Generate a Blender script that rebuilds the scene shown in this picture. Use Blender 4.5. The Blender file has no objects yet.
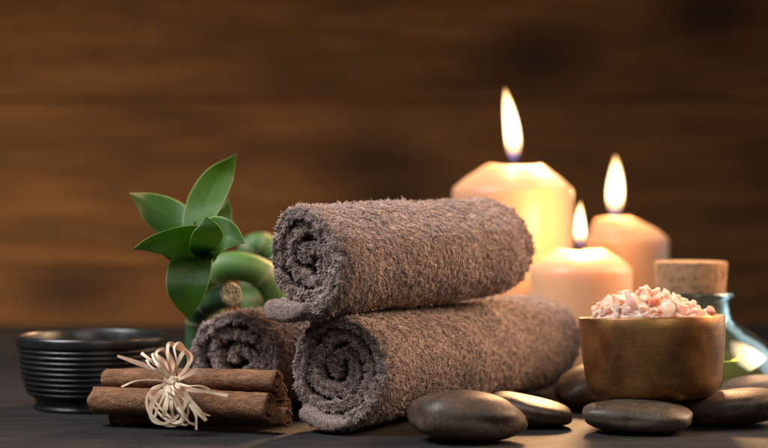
import bpy, bmesh, math, random
import numpy as np
from mathutils import Vector, Matrix, noise as mnoise

random.seed(7)
rng = np.random.default_rng(7)
R = math.radians
sc = bpy.context.scene
col = sc.collection

# ------------------------------------------------------------------ camera
CAM_H = 0.135
F_PX, HORIZON = 1664.0, 200.0            # focal length and eye level in photo pixels (768 wide)
cam_d = bpy.data.cameras.new('camera')
cam_d.lens, cam_d.sensor_width = 78.0, 36.0
cam_d.clip_start, cam_d.clip_end = 0.02, 50
cam_d.dof.use_dof = True
cam_d.dof.focus_distance = 0.965
cam_d.dof.aperture_fstop = 5.0
cam = bpy.data.objects.new('camera', cam_d)
cam.location = (0, 0, CAM_H)
cam.rotation_euler = (R(90) - math.atan(24 / F_PX), 0, 0)
col.objects.link(cam)
sc.camera = cam

# ------------------------------------------------------------------ world, exposure
w = bpy.data.worlds.new('World')
sc.world = w
w.use_nodes = True
bg = w.node_tree.nodes['Background']
bg.inputs[0].default_value = (0.62, 0.75, 1.0, 1)
bg.inputs[1].default_value = 0.035
sc.view_settings.view_transform = 'Standard'
sc.view_settings.look = 'None'
sc.view_settings.exposure = 0
sc.view_settings.gamma = 1
sc.render.engine = 'CYCLES'
sc.cycles.use_denoising = True
sc.cycles.max_bounces = 14
sc.cycles.transmission_bounces = 12
sc.cycles.volume_bounces = 0
sc.cycles.caustics_refractive = True
sc.cycles.sample_clamp_indirect = 6

# ------------------------------------------------------------------ window light and added fill lamps
def area_lamp(name, loc, target, size, power, color, size_y=None, spread=180):
    d = bpy.data.lights.new(name, 'AREA')
    d.energy, d.color, d.size = power, color, size
    d.spread = R(spread)
    if size_y:
        d.shape, d.size_y = 'RECTANGLE', size_y
    o = bpy.data.objects.new(name, d)
    o.location = loc
    o.rotation_euler = (Vector(target) - Vector(loc)).to_track_quat('-Z', 'Y').to_euler()
    col.objects.link(o)
    return o
area_lamp('window_softbox', (-0.80, 0.70, 1.05), (-0.02, 0.98, 0.05), 0.6, 7.0, (0.95, 0.96, 1.0), None, 80)
area_lamp('front_fill', (0.40, -0.15, 0.80), (0.02, 0.98, 0.03), 0.6, 1.3, (1.0, 0.92, 0.84), None, 80)  # weak unseen fill, added to lift the sides facing the camera
area_lamp('right_window', (0.80, 1.42, 0.28), (0.20, 1.12, 0.04), 0.60, 1.1, (0.74, 0.92, 1.0), 0.60, 130)
area_lamp('warm_side_fill', (0.54, 1.13, 0.34), (0.06, 1.03, 0.07), 0.34, 1.5, (1.0, 0.61, 0.34), None, 60)  # added fill, reinforces the candlelight on the towels from the right
area_lamp('warm_back_fill', (0.22, 1.72, 0.47), (0.04, 1.0, 0.06), 0.16, 2.2, (1.0, 0.56, 0.27), None, 70)  # added behind the candles to strengthen their warm rim light
area_lamp('wall_fill', (-0.85, 1.25, 0.22), (-0.30, 1.92, -0.06), 0.4, 3.7, (1.0, 0.74, 0.42), None, 80)  # unseen source added to brighten the lower left of the boards

# ------------------------------------------------------------------ helpers
def at(px, py, Y):
    """point at distance Y seen at photo pixel (px, py)"""
    return Vector(((px - 384) / F_PX * Y, Y, CAM_H - (py - HORIZON) / F_PX * Y))

def link(name, me, mat=None, parent=None, smooth=True):
    o = bpy.data.objects.new(name, me)
    if mat:
        me.materials.append(mat)
    if smooth:
        me.polygons.foreach_set('use_smooth', np.ones(len(me.polygons), dtype=bool))
    col.objects.link(o)
    if parent:
        o.parent = parent
    return o

def mesh(name, verts, faces):
    me = bpy.data.meshes.new(name)
    me.from_pydata([tuple(v) for v in verts], [], faces)
    me.update()
    return me

def np_mesh(name, V, loops, counts):
    me = bpy.data.meshes.new(name)
    me.vertices.add(len(V)); me.vertices.foreach_set('co', np.asarray(V, np.float32).ravel())
    me.loops.add(len(loops)); me.loops.foreach_set('vertex_index', np.asarray(loops, np.int32))
    counts = np.asarray(counts, np.int32)
    starts = np.concatenate([[0], np.cumsum(counts)[:-1]]).astype(np.int32)
    me.polygons.add(len(counts)); me.polygons.foreach_set('loop_start', starts)
    me.update(calc_edges=True)
    me.validate()
    return me

def fattr(me, name, vals):
    a = me.attributes.new(name, 'FLOAT', 'POINT')
    a.data.foreach_set('value', np.asarray(vals, np.float32))

def lathe(profile, n=96, wob=None):
    """closed or open profile [(r, z)...] turned round z; r == 0 ends become poles"""
    V, Fc, rings = [], [], []
    for (r, z) in profile:
        if r < 1e-7:
            rings.append([len(V)]); V.append((0, 0, z))
        else:
            ring = []
            for k in range(n):
                a = 2 * math.pi * k / n
                rr, zz = (r, z) if wob is None else wob(r, z, a)
                ring.append(len(V)); V.append((rr * math.cos(a), rr * math.sin(a), zz))
            rings.append(ring)
    for A, B in zip(rings[:-1], rings[1:]):
        for k in range(n):
            k2 = (k + 1) % n
            if len(A) == 1 and len(B) == 1: continue
            if len(A) == 1: Fc.append((A[0], B[k2], B[k]))
            elif len(B) == 1: Fc.append((A[k], A[k2], B[0]))
            else: Fc.append((A[k], A[k2], B[k2], B[k]))
    return V, Fc

def fix_normals(me):
    bm = bmesh.new(); bm.from_mesh(me)
    bmesh.ops.recalc_face_normals(bm, faces=bm.faces)
    bm.to_mesh(me); bm.free()

def catmull(pts, n=8):
    P = [Vector(p) for p in pts]
    P = [P[0] * 2 - P[1]] + P + [P[-1] * 2 - P[-2]]
    out = []
    for i in range(1, len(P) - 2):
        p0, p1, p2, p3 = P[i - 1:i + 3]
        for k in range(n):
            t = k / n
            out.append(0.5 * ((2 * p1) + (p2 - p0) * t + (2 * p0 - 5 * p1 + 4 * p2 - p3) * t * t + (3 * p1 - p0 - 3 * p2 + p3) * t ** 3))
    out.append(P[-2])
    return out

def tube(path, radii, n=20, cap=True):
    V, Fc = [], []
    up = Vector((0.13, 0.31, 0.94)).normalized()
    prev = None
    for i, p in enumerate(path):
        t = (path[min(i + 1, len(path) - 1)] - path[max(i - 1, 0)]).normalized()
        a = (up - t * up.dot(t)) if prev is None else (prev - t * prev.dot(t))
        a.normalize(); prev = a
        b = t.cross(a)
        r = radii[i] if hasattr(radii, '__len__') else radii
        for k in range(n):
            an = 2 * math.pi * k / n
            V.append(p + (a * math.cos(an) + b * math.sin(an)) * r)
    m = len(path)
    for i in range(m - 1):
        for k in range(n):
            k2 = (k + 1) % n
            Fc.append((i * n + k, i * n + k2, (i + 1) * n + k2, (i + 1) * n + k))
    if cap:
        Fc.append(tuple(range(n - 1, -1, -1)))
        Fc.append(tuple((m - 1) * n + k for k in range(n)))
    return V, Fc

def join(parts):
    V, Fc = [], []
    for v, f in parts:
        o = len(V)
        V += list(v); Fc += [tuple(i + o for i in q) for q in f]
    return V, Fc

def tag(o, label=None, cat=None, group=None, kind=None):
    if label: o['label'] = label
    if cat: o['category'] = cat
    if group: o['group'] = group
    if kind: o['kind'] = kind
    return o

def thing(name, label, cat, loc=(0, 0, 0), group=None):
    o = bpy.data.objects.new(name, None)
    o.empty_display_size = 0.02
    o.location = loc
    col.objects.link(o)
    return tag(o, label, cat, group)

# ------------------------------------------------------------------ material helpers
class NT:
    def __init__(self, name):
        self.m = bpy.data.materials.new(name)
        self.m.use_nodes = True
        self.t = self.m.node_tree
        self.n = self.t.nodes
        self.bsdf = self.n['Principled BSDF']
        self.out = self.n['Material Output']
        self.tc = self.n.new('ShaderNodeTexCoord')
    def new(self, typ, **kw):
        x = self.n.new('ShaderNode' + typ)
        for k, v in kw.items():
            if k.startswith('i_'): x.inputs[k[2:].replace('_', ' ')].default_value = v
            else: setattr(x, k, v)
        return x
    def lk(self, a, b): self.t.links.new(a, b)
    def coords(self, scale=(1, 1, 1), kind='Object', rot=(0, 0, 0)):
        mp = self.new('Mapping')
        mp.inputs['Scale'].default_value = scale
        mp.inputs['Rotation'].default_value = rot
        self.lk(self.tc.outputs[kind], mp.inputs[0])
        return mp.outputs[0]
    def noise(self, vec, scale, detail=5, rough=0.55, dist=0.0):
        x = self.new('TexNoise')
        x.inputs['Scale'].default_value = scale
        x.inputs['Detail'].default_value = detail
        x.inputs['Roughness'].default_value = rough
        x.inputs['Distortion'].default_value = dist
        self.lk(vec, x.inputs['Vector'])
        return x.outputs['Fac']
    def ramp(self, fac, stops, interp='LINEAR'):
        x = self.new('ValToRGB')
        cr = x.color_ramp
        cr.interpolation = interp
        while len(cr.elements) < len(stops): cr.elements.new(0.5)
        for e, (p, c) in zip(cr.elements, stops):
            e.position = p
            e.color = (c, c, c, 1) if isinstance(c, (int, float)) else tuple(c) + (1,)
        self.lk(fac, x.inputs[0])
        return x.outputs[0]
    def mix(self, fac, a, b, mode='MIX'):
        x = self.new('Mix', data_type='RGBA', blend_type=mode)
        for s, v in ((x.inputs[0], fac), (x.inputs[6], a), (x.inputs[7], b)):
            if hasattr(v, 'is_linked'): self.lk(v, s)
            elif isinstance(v, (int, float)): s.default_value = v if s.type == 'VALUE' else (v, v, v, 1)
            else: s.default_value = tuple(v) + (1,)
        return x.outputs[2]
    def math(self, op, a, b=0.0):
        x = self.new('Math', operation=op)
        for s, v in ((x.inputs[0], a), (x.inputs[1], b)):
            if hasattr(v, 'is_linked'): self.lk(v, s)
            else: s.default_value = v
        return x.outputs[0]
    def bump(self, h, strength=0.3, dist=0.001):
        x = self.new('Bump')
        x.inputs['Strength'].default_value = strength
        x.inputs['Distance'].default_value = dist
        self.lk(h, x.inputs['Height'])
        self.lk(x.outputs[0], self.bsdf.inputs['Normal'])
    def set(self, **kw):
        for k, v in kw.items():
            s = self.bsdf.inputs[k.replace('_', ' ')]
            if hasattr(v, 'is_linked'): self.lk(v, s)
            elif s.type == 'RGBA': s.default_value = tuple(v) + (1,)
            else: s.default_value = v
        return self

# table wood
def mat_table():
    t = NT('dark_stained_wood')
    v = t.coords((1.6, 16, 16))
    g = t.noise(v, 7, 8, 0.62, 0.6)
    f = t.noise(t.coords((9, 160, 160)), 6, 4, 0.6)
    b = t.noise(t.coords((1, 1, 1)), 9, 3, 0.5)
    c = t.ramp(g, [(0.28, (0.008, 0.0075, 0.0076)), (0.52, (0.020, 0.0185, 0.0192)), (0.75, (0.036, 0.033, 0.0335))])
    c = t.mix(t.ramp(f, [(0.35, 0.75), (0.7, 0.0)]), c, (0.010, 0.009, 0.0085))
    c = t.mix(t.ramp(b, [(0.4, 0.0), (0.8, 0.4)]), c, (0.032, 0.028, 0.0265))
    sp = t.noise(t.coords((1, 1.6, 1)), 560, 2, 0.5)
    c = t.mix(t.ramp(sp, [(0.62, 0.0), (0.76, 0.5)]), c, (0.085, 0.08, 0.078))
    c = t.mix(t.ramp(sp, [(0.26, 0.6), (0.38, 0.0)]), c, (0.008, 0.007, 0.007))
    t.set(Base_Color=c, Roughness=t.ramp(f, [(0.3, 0.55), (0.7, 0.72)]), Specular_IOR_Level=0.16)
    h = t.math('ADD', t.math('ADD', t.math('MULTIPLY', g, 0.6), f), sp)
    t.bump(h, 0.5, 0.0012)
    return t.m

def mat_wall():
    t = NT('brown_wood_boards')
    info = t.new('Attribute', attribute_name='tint')
    tint = info.outputs['Fac']
    off = t.new('CombineXYZ'); t.lk(t.math('MULTIPLY', tint, 37.0), off.inputs[0]); t.lk(t.math('MULTIPLY', tint, 11.0), off.inputs[2])
    add = t.new('VectorMath', operation='ADD')
    t.lk(t.coords((1.0, 1, 7)), add.inputs[0]); t.lk(off.outputs[0], add.inputs[1])
    v = add.outputs[0]
    g = t.noise(v, 2.6, 6, 0.6, 1.0)
    f = t.noise(v, 8, 7, 0.7, 0.5)
    c = t.ramp(g, [(0.26, (0.040, 0.0185, 0.0068)), (0.48, (0.078, 0.0350, 0.0118)), (0.74, (0.120, 0.055, 0.0180))])
    c = t.mix(t.ramp(f, [(0.36, 0.6), (0.56, 0.0)]), c, (0.030, 0.0130, 0.0050))
    add2 = t.new('VectorMath', operation='ADD')
    t.lk(t.coords((3.2, 1, 6.0)), add2.inputs[0]); t.lk(off.outputs[0], add2.inputs[1])
    vo = t.new('TexVoronoi'); vo.inputs['Scale'].default_value = 1.0
    t.lk(add2.outputs[0], vo.inputs['Vector'])
    c = t.mix(t.ramp(vo.outputs['Distance'], [(0.08, 0.9), (0.32, 0.0)]), c, (0.013, 0.0065, 0.0040))
    c = t.mix(t.math('MULTIPLY', tint, 0.22), c, (0.05, 0.022, 0.009))
    t.set(Base_Color=c, Roughness=0.75, Specular_IOR_Level=0.12)
    t.bump(f, 0.3, 0.002)
    return t.m

def mat_towel():
    t = NT('taupe_terry_cotton')
    tint = t.new('Attribute', attribute_name='tint').outputs['Fac']
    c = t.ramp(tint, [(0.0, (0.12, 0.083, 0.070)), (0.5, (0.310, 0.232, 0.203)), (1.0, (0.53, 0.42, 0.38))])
    t.set(Base_Color=c, Roughness=0.9, Specular_IOR_Level=0.15, Sheen_Weight=0.25, Sheen_Roughness=0.4)
    t.bsdf.inputs['Sheen Tint'].default_value = (0.9, 0.8, 0.75, 1)
    return t.m

def mat_hem():
    t = NT('taupe_woven_hem')
    n = t.noise(t.coords(), 150, 5, 0.65)
    h = t.noise(t.coords((1, 1, 2.2)), 900, 2, 0.5)
    c = t.mix(n, (0.125, 0.090, 0.078), (0.22, 0.166, 0.147))
    c = t.mix(t.ramp(h, [(0.35, 0.5), (0.6, 0.0)]), c, (0.10, 0.078, 0.07))
    t.set(Base_Color=c, Roughness=0.85, Specular_IOR_Level=0.2, Sheen_Weight=0.3)
    t.bump(t.math('ADD', h, n), 0.6, 0.0006)
    return t.m

def mat_wax(name, base):
    t = NT(name)
    n = t.noise(t.coords(), 60, 4)
    c = t.mix(n, base, tuple(x * 0.93 for x in base))
    t.set(Base_Color=c, Roughness=0.42, Subsurface_Weight=1.0, Subsurface_Scale=0.03, Specular_IOR_Level=0.45)
    t.bsdf.inputs['Subsurface Radius'].default_value = (1.0, 0.55, 0.28)
    t.bump(t.noise(t.coords(), 130, 3), 0.08, 0.001)
    return t.m

def mat_flame():
    t = NT('candle_flame')
    t.n.remove(t.bsdf)
    sep = t.new('SeparateXYZ'); t.lk(t.tc.outputs['Generated'], sep.inputs[0])
    z = sep.outputs[2]
    c = t.ramp(z, [(0.0, (0.10, 0.20, 0.9)), (0.07, (0.22, 0.26, 0.7)), (0.17, (1.0, 0.50, 0.22)), (0.55, (1.0, 0.66, 0.34)), (1.0, (1.0, 0.52, 0.18))])
    s = t.ramp(z, [(0.0, 0.05), (0.10, 0.07), (0.2, 0.20), (0.34, 0.95), (0.8, 0.8), (1.0, 0.4)])
    e = t.new('Emission')
    t.lk(c, e.inputs[0]); t.lk(t.math('MULTIPLY', s, 1500.0), e.inputs[1])
    t.lk(e.outputs[0], t.out.inputs['Volume'])
    return t.m

def mat_simple(name, c, rough=0.5, **kw):
    t = NT(name); t.set(Base_Color=c, Roughness=rough, **kw)
    return t.m

def mat_stone(name, dark, light, seed):
    t = NT(name)
    v = t.coords()
    ad = t.new('VectorMath', operation='ADD'); ad.inputs[1].default_value = (seed * 3.1, seed * 1.7, seed)
    t.lk(v, ad.inputs[0]); v = ad.outputs[0]
    a = t.noise(v, 60, 8, 0.68, 0.9)
    b = t.noise(v, 420, 3, 0.6)
    g = t.noise(v, 900, 2, 0.5)
    c = t.ramp(a, [(0.3, dark), (0.55, tuple((x + y) / 2 for x, y in zip(dark, light))), (0.78, light)])
    c = t.mix(t.ramp(b, [(0.6, 0.0), (0.72, 0.55)]), c, tuple(min(1, x * 2.4) for x in light))
    c = t.mix(t.ramp(b, [(0.28, 0.6), (0.38, 0.0)]), c, tuple(x * 0.4 for x in dark))
    t.set(Base_Color=c, Roughness=t.ramp(a, [(0.3, 0.40), (0.7, 0.58)]), Specular_IOR_Level=0.36)
    t.bump(t.math('ADD', t.math('MULTIPLY', g, 0.5), t.math('MULTIPLY', a, 2.0)), 0.22, 0.0012)
    return t.m

def mat_bronze():
    t = NT('brushed_bronze')
    v = t.coords((9, 9, 90))
    a = t.noise(v, 14, 8, 0.75, 0.8)
    b = t.noise(t.coords(), 55, 5, 0.6)
    g = t.noise(t.coords(), 1100, 2)
    c = t.ramp(a, [(0.28, (0.20, 0.095, 0.031)), (0.5, (0.32, 0.162, 0.052)), (0.75, (0.46, 0.250, 0.086))])
    c = t.mix(t.ramp(b, [(0.38, 0.0), (0.66, 0.85)]), c, (0.115, 0.048, 0.022))
    t.set(Base_Color=c, Metallic=0.88, Roughness=t.ramp(a, [(0.3, 0.46), (0.7, 0.34)]))
    t.bump(t.math('ADD', a, t.math('MULTIPLY', g, 0.5)), 0.18, 0.0006)
    return t.m

def mat_black_bowl():
    t = NT('black_lacquer')
    n = t.noise(t.coords(), 160, 4)
    t.set(Base_Color=t.mix(n, (0.006, 0.006, 0.0065), (0.014, 0.0135, 0.014)), Roughness=t.ramp(n, [(0.3, 0.28), (0.7, 0.42)]), Specular_IOR_Level=0.5)
    t.bump(n, 0.05, 0.001)
    return t.m

def mat_cinnamon():
    t = NT('cinnamon_bark')
    v = t.coords((14, 60, 60))
    a = t.noise(v, 6, 6, 0.65, 0.8)
    b = t.noise(t.coords(), 520, 4, 0.6)
    d = t.noise(t.coords(), 70, 4, 0.6)
    c = t.ramp(a, [(0.25, (0.080, 0.034, 0.015)), (0.5, (0.205, 0.093, 0.043)), (0.78, (0.34, 0.175, 0.090))])
    c = t.mix(t.ramp(d, [(0.42, 0.0), (0.66, 0.75)]), c, (0.085, 0.042, 0.024))
    c = t.mix(t.ramp(b, [(0.3, 0.5), (0.5, 0.0)]), c, (0.06, 0.027, 0.014))
    t.set(Base_Color=c, Roughness=0.75, Specular_IOR_Level=0.25)
    t.bump(t.math('ADD', t.math('ADD', a, t.math('MULTIPLY', b, 0.8)), d), 1.0, 0.0014)
    return t.m

def mat_raffia():
    t = NT('raffia_fibre')
    tint = t.new('Attribute', attribute_name='tint').outputs['Fac']
    ac = t.new('Attribute', attribute_name='across').outputs['Fac']
    al = t.new('Attribute', attribute_name='along').outputs['Fac']
    cb = t.new('CombineXYZ'); t.lk(t.math('MULTIPLY', ac, 2.6), cb.inputs[0]); t.lk(t.math('MULTIPLY', al, 2.5), cb.inputs[1]); t.lk(t.math('MULTIPLY', tint, 91.0), cb.inputs[2])
    n = t.noise(cb.outputs[0], 1.6, 5, 0.65)
    c = t.mix(tint, (0.58, 0.41, 0.26), (0.80, 0.65, 0.48))
    c = t.mix(t.ramp(n, [(0.34, 0.6), (0.54, 0.0)]), c, (0.42, 0.27, 0.15))
    t.set(Base_Color=c, Roughness=0.5, Specular_IOR_Level=0.4, Subsurface_Weight=0.2, Subsurface_Scale=0.001)
    t.bump(n, 0.5, 0.0003)
    return t.m

def mat_leaf(name, dark, light, edge):
    t = NT(name)
    sep = t.new('SeparateXYZ'); t.lk(t.tc.outputs['UV'], sep.inputs[0])
    u = sep.outputs[0]
    d = t.math('ABSOLUTE', t.math('SUBTRACT', u, 0.5))
    mp = t.new('Mapping'); mp.inputs['Scale'].default_value = (46, 1.2, 1); t.lk(t.tc.outputs['UV'], mp.inputs[0])
    st = t.noise(mp.outputs[0], 1.0, 3, 0.6)
    n = t.noise(t.coords(), 60, 3)
    c = t.mix(t.math('ADD', t.math('MULTIPLY', st, 0.5), t.math('MULTIPLY', n, 0.5)), dark, light)
    c = t.mix(t.ramp(d, [(0.0, 0.45), (0.05, 0.0)]), c, light)
    c = t.mix(t.ramp(d, [(0.462, 0.0), (0.495, 0.8)]), c, edge)
    vv = sep.outputs[1]
    c = t.mix(t.ramp(t.math('ADD', vv, t.math('MULTIPLY', n, 0.06)), [(0.975, 0.0), (1.0, 0.9)]), c, (0.16, 0.10, 0.03))
    bl = t.noise(t.coords(), 210, 3, 0.6)
    c = t.mix(t.ramp(bl, [(0.66, 0.0), (0.76, 0.35)]), c, (0.13, 0.14, 0.03))
    t.set(Base_Color=c, Roughness=t.ramp(st, [(0.3, 0.34), (0.7, 0.50)]), Specular_IOR_Level=0.38)
    t.bump(st, 0.5, 0.0010)
    tr = t.new('BsdfTranslucent'); t.lk(t.mix(0.6, c, (0.30, 0.55, 0.04)), tr.inputs[0])
    mx = t.new('MixShader'); mx.inputs[0].default_value = 0.38
    t.lk(t.bsdf.outputs[0], mx.inputs[1]); t.lk(tr.outputs[0], mx.inputs[2])
    t.lk(mx.outputs[0], t.out.inputs[0])
    return t.m

def mat_stalk(name, a, b):
    t = NT(name)
    n = t.noise(t.coords(), 45, 4)
    f = t.noise(t.coords(), 300, 3)
    node = t.new('Attribute', attribute_name='node').outputs['Fac']
    c = t.mix(t.ramp(n, [(0.3, 0.0), (0.7, 1.0)]), a, b)
    c = t.mix(t.math('MULTIPLY', node, 0.8), c, (0.21, 0.19, 0.10))
    c = t.mix(t.ramp(f, [(0.58, 0.0), (0.75, 0.4)]), c, (0.16, 0.16, 0.06))
    t.set(Base_Color=c, Roughness=0.58, Subsurface_Weight=0.15, Subsurface_Scale=0.003)
    t.bump(f, 0.1, 0.0006)
    return t.m

def mat_cut():
    t = NT('cut_stalk_pith')
    v = t.new('TexVoronoi'); v.inputs['Scale'].default_value = 520; t.lk(t.coords(), v.inputs['Vector'])
    n = t.noise(t.coords(), 240, 5, 0.7)
    c = t.ramp(n, [(0.35, (0.05, 0.06, 0.025)), (0.5, (0.12, 0.115, 0.06)), (0.68, (0.36, 0.30, 0.18))])
    t.set(Base_Color=c, Roughness=0.4)
    t.bump(t.math('ADD', n, v.outputs['Distance']), 0.7, 0.001)
    return t.m

def mat_salt(name, a, b):
    t = NT(name)
    oi = t.new('ObjectInfo')
    n = t.noise(t.coords(), 230, 4, 0.6)
    c = t.mix(oi.outputs['Random'], a, b)
    c = t.mix(t.ramp(n, [(0.45, 0.0), (0.8, 0.5)]), c, (0.90, 0.80, 0.74))
    t.set(Base_Color=c, Roughness=0.34, Subsurface_Weight=0.75, Subsurface_Scale=0.009, Specular_IOR_Level=0.5, Transmission_Weight=0.35, IOR=1.5)
    t.bsdf.inputs['Subsurface Radius'].default_value = (1.0, 0.55, 0.42)
    t.bump(n, 0.5, 0.0015)
    return t.m

def mat_cork():
    t = NT('cork')
    v = t.new('TexVoronoi'); v.inputs['Scale'].default_value = 330; t.lk(t.coords(), v.inputs['Vector'])
    n = t.noise(t.coords(), 170, 5, 0.65)
    c = t.ramp(n, [(0.34, (0.055, 0.026, 0.012)), (0.46, (0.22, 0.120, 0.060)), (0.7, (0.33, 0.20, 0.105))])
    sep = t.new('SeparateColor'); t.lk(v.outputs['Color'], sep.inputs[0])
    c = t.mix(t.math('MULTIPLY', sep.outputs[0], 0.4), c, (0.30, 0.17, 0.085))
    t.set(Base_Color=c, Roughness=0.85, Specular_IOR_Level=0.2)
    t.bump(n, 0.7, 0.0012)
    return t.m

def mat_glass(name, color, ior=1.5, rough=0.0, trans=1.0):
    t = NT(name)
    t.set(Base_Color=color, Roughness=rough, Transmission_Weight=trans, IOR=ior)
    return t.m

M_TABLE, M_WALL = mat_table(), mat_wall()
M_TOWEL, M_HEM = mat_towel(), mat_hem()
M_WAX = mat_wax('peach_wax', (0.62, 0.365, 0.205))
M_FLAME = mat_flame()
M_WICK = mat_simple('burnt_wick', (0.012, 0.009, 0.008), 0.9)
M_BRONZE, M_BLACK = mat_bronze(), mat_black_bowl()
M_CINN, M_RAFF = mat_cinnamon(), mat_raffia()
M_LEAF = mat_leaf('dark_leaf', (0.015, 0.058, 0.009), (0.044, 0.125, 0.016), (0.34, 0.46, 0.15))
M_LEAF2 = mat_leaf('fresh_leaf', (0.026, 0.082, 0.005), (0.068, 0.150, 0.010), (0.42, 0.50, 0.18))
M_STALK = mat_stalk('dark_green_stalk', (0.010, 0.035, 0.010), (0.028, 0.080, 0.022))
M_STALK2 = mat_stalk('bright_green_stalk', (0.032, 0.098, 0.016), (0.080, 0.180, 0.030))
M_CUT = mat_cut()
M_SALT = mat_salt('pink_salt', (0.78, 0.44, 0.34), (0.90, 0.66, 0.55))
M_SALT_D = mat_salt('rusty_salt', (0.50, 0.24, 0.17), (0.56, 0.30, 0.22))
M_SALT_W = mat_salt('pale_salt', (0.92, 0.76, 0.70), (0.94, 0.82, 0.77))
M_CORK = mat_cork()
M_GLASS = mat_glass('aqua_glass', (0.66, 0.92, 0.95), 1.5, trans=0.985)
M_OIL = mat_glass('olive_oil', (0.95, 0.66, 0.06), 1.40, trans=0.88)

# ------------------------------------------------------------------ setting: table and wall
def box(x0, x1, y0, y1, z0, z1):
    V = [(x, y, z) for x in (x0, x1) for y in (y0, y1) for z in (z0, z1)]
    Fc = [(0, 1, 3, 2), (4, 6, 7, 5), (0, 4, 5, 1), (2, 3, 7, 6), (0, 2, 6, 4), (1, 5, 7, 3)]
    return V, Fc

me = mesh('table', *box(-1.6, 1.6, 0.15, 1.80, -0.03, 0.0))
o = link('table', me, M_TABLE, smooth=False)
bv = o.modifiers.new('bevel', 'BEVEL'); bv.width = 0.003; bv.segments = 2
tag(o, 'dark stained wooden table top with fine horizontal grain', kind='structure')

parts, tints = [], []
z = -0.9
while z < 1.1:
    hgt = 0.192
    parts.append(box(-1.9, 1.9, 1.93, 1.96, z, z + hgt - 0.0022)); tints += [random.random()] * 8
    z += hgt
parts.append(box(-1.9, 1.9, 1.962, 1.98, -0.9, 1.1)); tints += [1.0] * 8
me = mesh('wall', *join(parts)); fattr(me, 'tint', tints)
o = link('wall', me, M_WALL, smooth=False)
tag(o, 'brown wooden wall of horizontal boards behind the table', kind='structure')

# ------------------------------------------------------------------ rolled towels
def strands(P, D, B, L, W):
    """tapered curved three-sided tufts; returns verts, loops, counts"""
    N = len(P)
    D = D / np.linalg.norm(D, axis=1, keepdims=True)
    rnd = rng.normal(size=(N, 3))
    a = np.cross(D, rnd); a /= np.linalg.norm(a, axis=1, keepdims=True) + 1e-9
    b = np.cross(D, a)
    ts = np.array([0.0, 0.4, 0.75, 1.0]); rw = np.array([1.0, 1.0, 0.85, 0.40])
    V = np.zeros((N, 4, 3, 3), np.float32)
    for k, t in enumerate(ts):
        c = P + D * (L * t)[:, None] + B * (L * t * t)[:, None]
        for q in range(3):
            an = 2 * math.pi * q / 3
            V[:, k, q] = c + (a * math.cos(an) + b * math.sin(an)) * (W * rw[k])[:, None]
    base = (np.arange(N) * 12)[:, None]
    quads = []
    for k in range(3):
        for q in range(3):
            q2 = (q + 1) % 3
            quads.append(np.stack([base[:, 0] + k * 3 + q, base[:, 0] + k * 3 + q2, base[:, 0] + (k + 1) * 3 + q2, base[:, 0] + (k + 1) * 3 + q], 1))
    Q = np.stack(quads, 1).reshape(-1)
    T = np.stack([base[:, 0] + 9, base[:, 0] + 10, base[:, 0] + 11], 1).reshape(-1)
    return V.reshape(-1, 3), Q, T, N

def wob(x, y, z, s=1.0):
    return (np.sin(x * 91 * s + 1.3 + y * 37 * s) * np.cos(z * 83 * s + x * 29 * s) + np.sin(y * 120 * s + z * 57 * s + 2.1)) * 0.5

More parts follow.
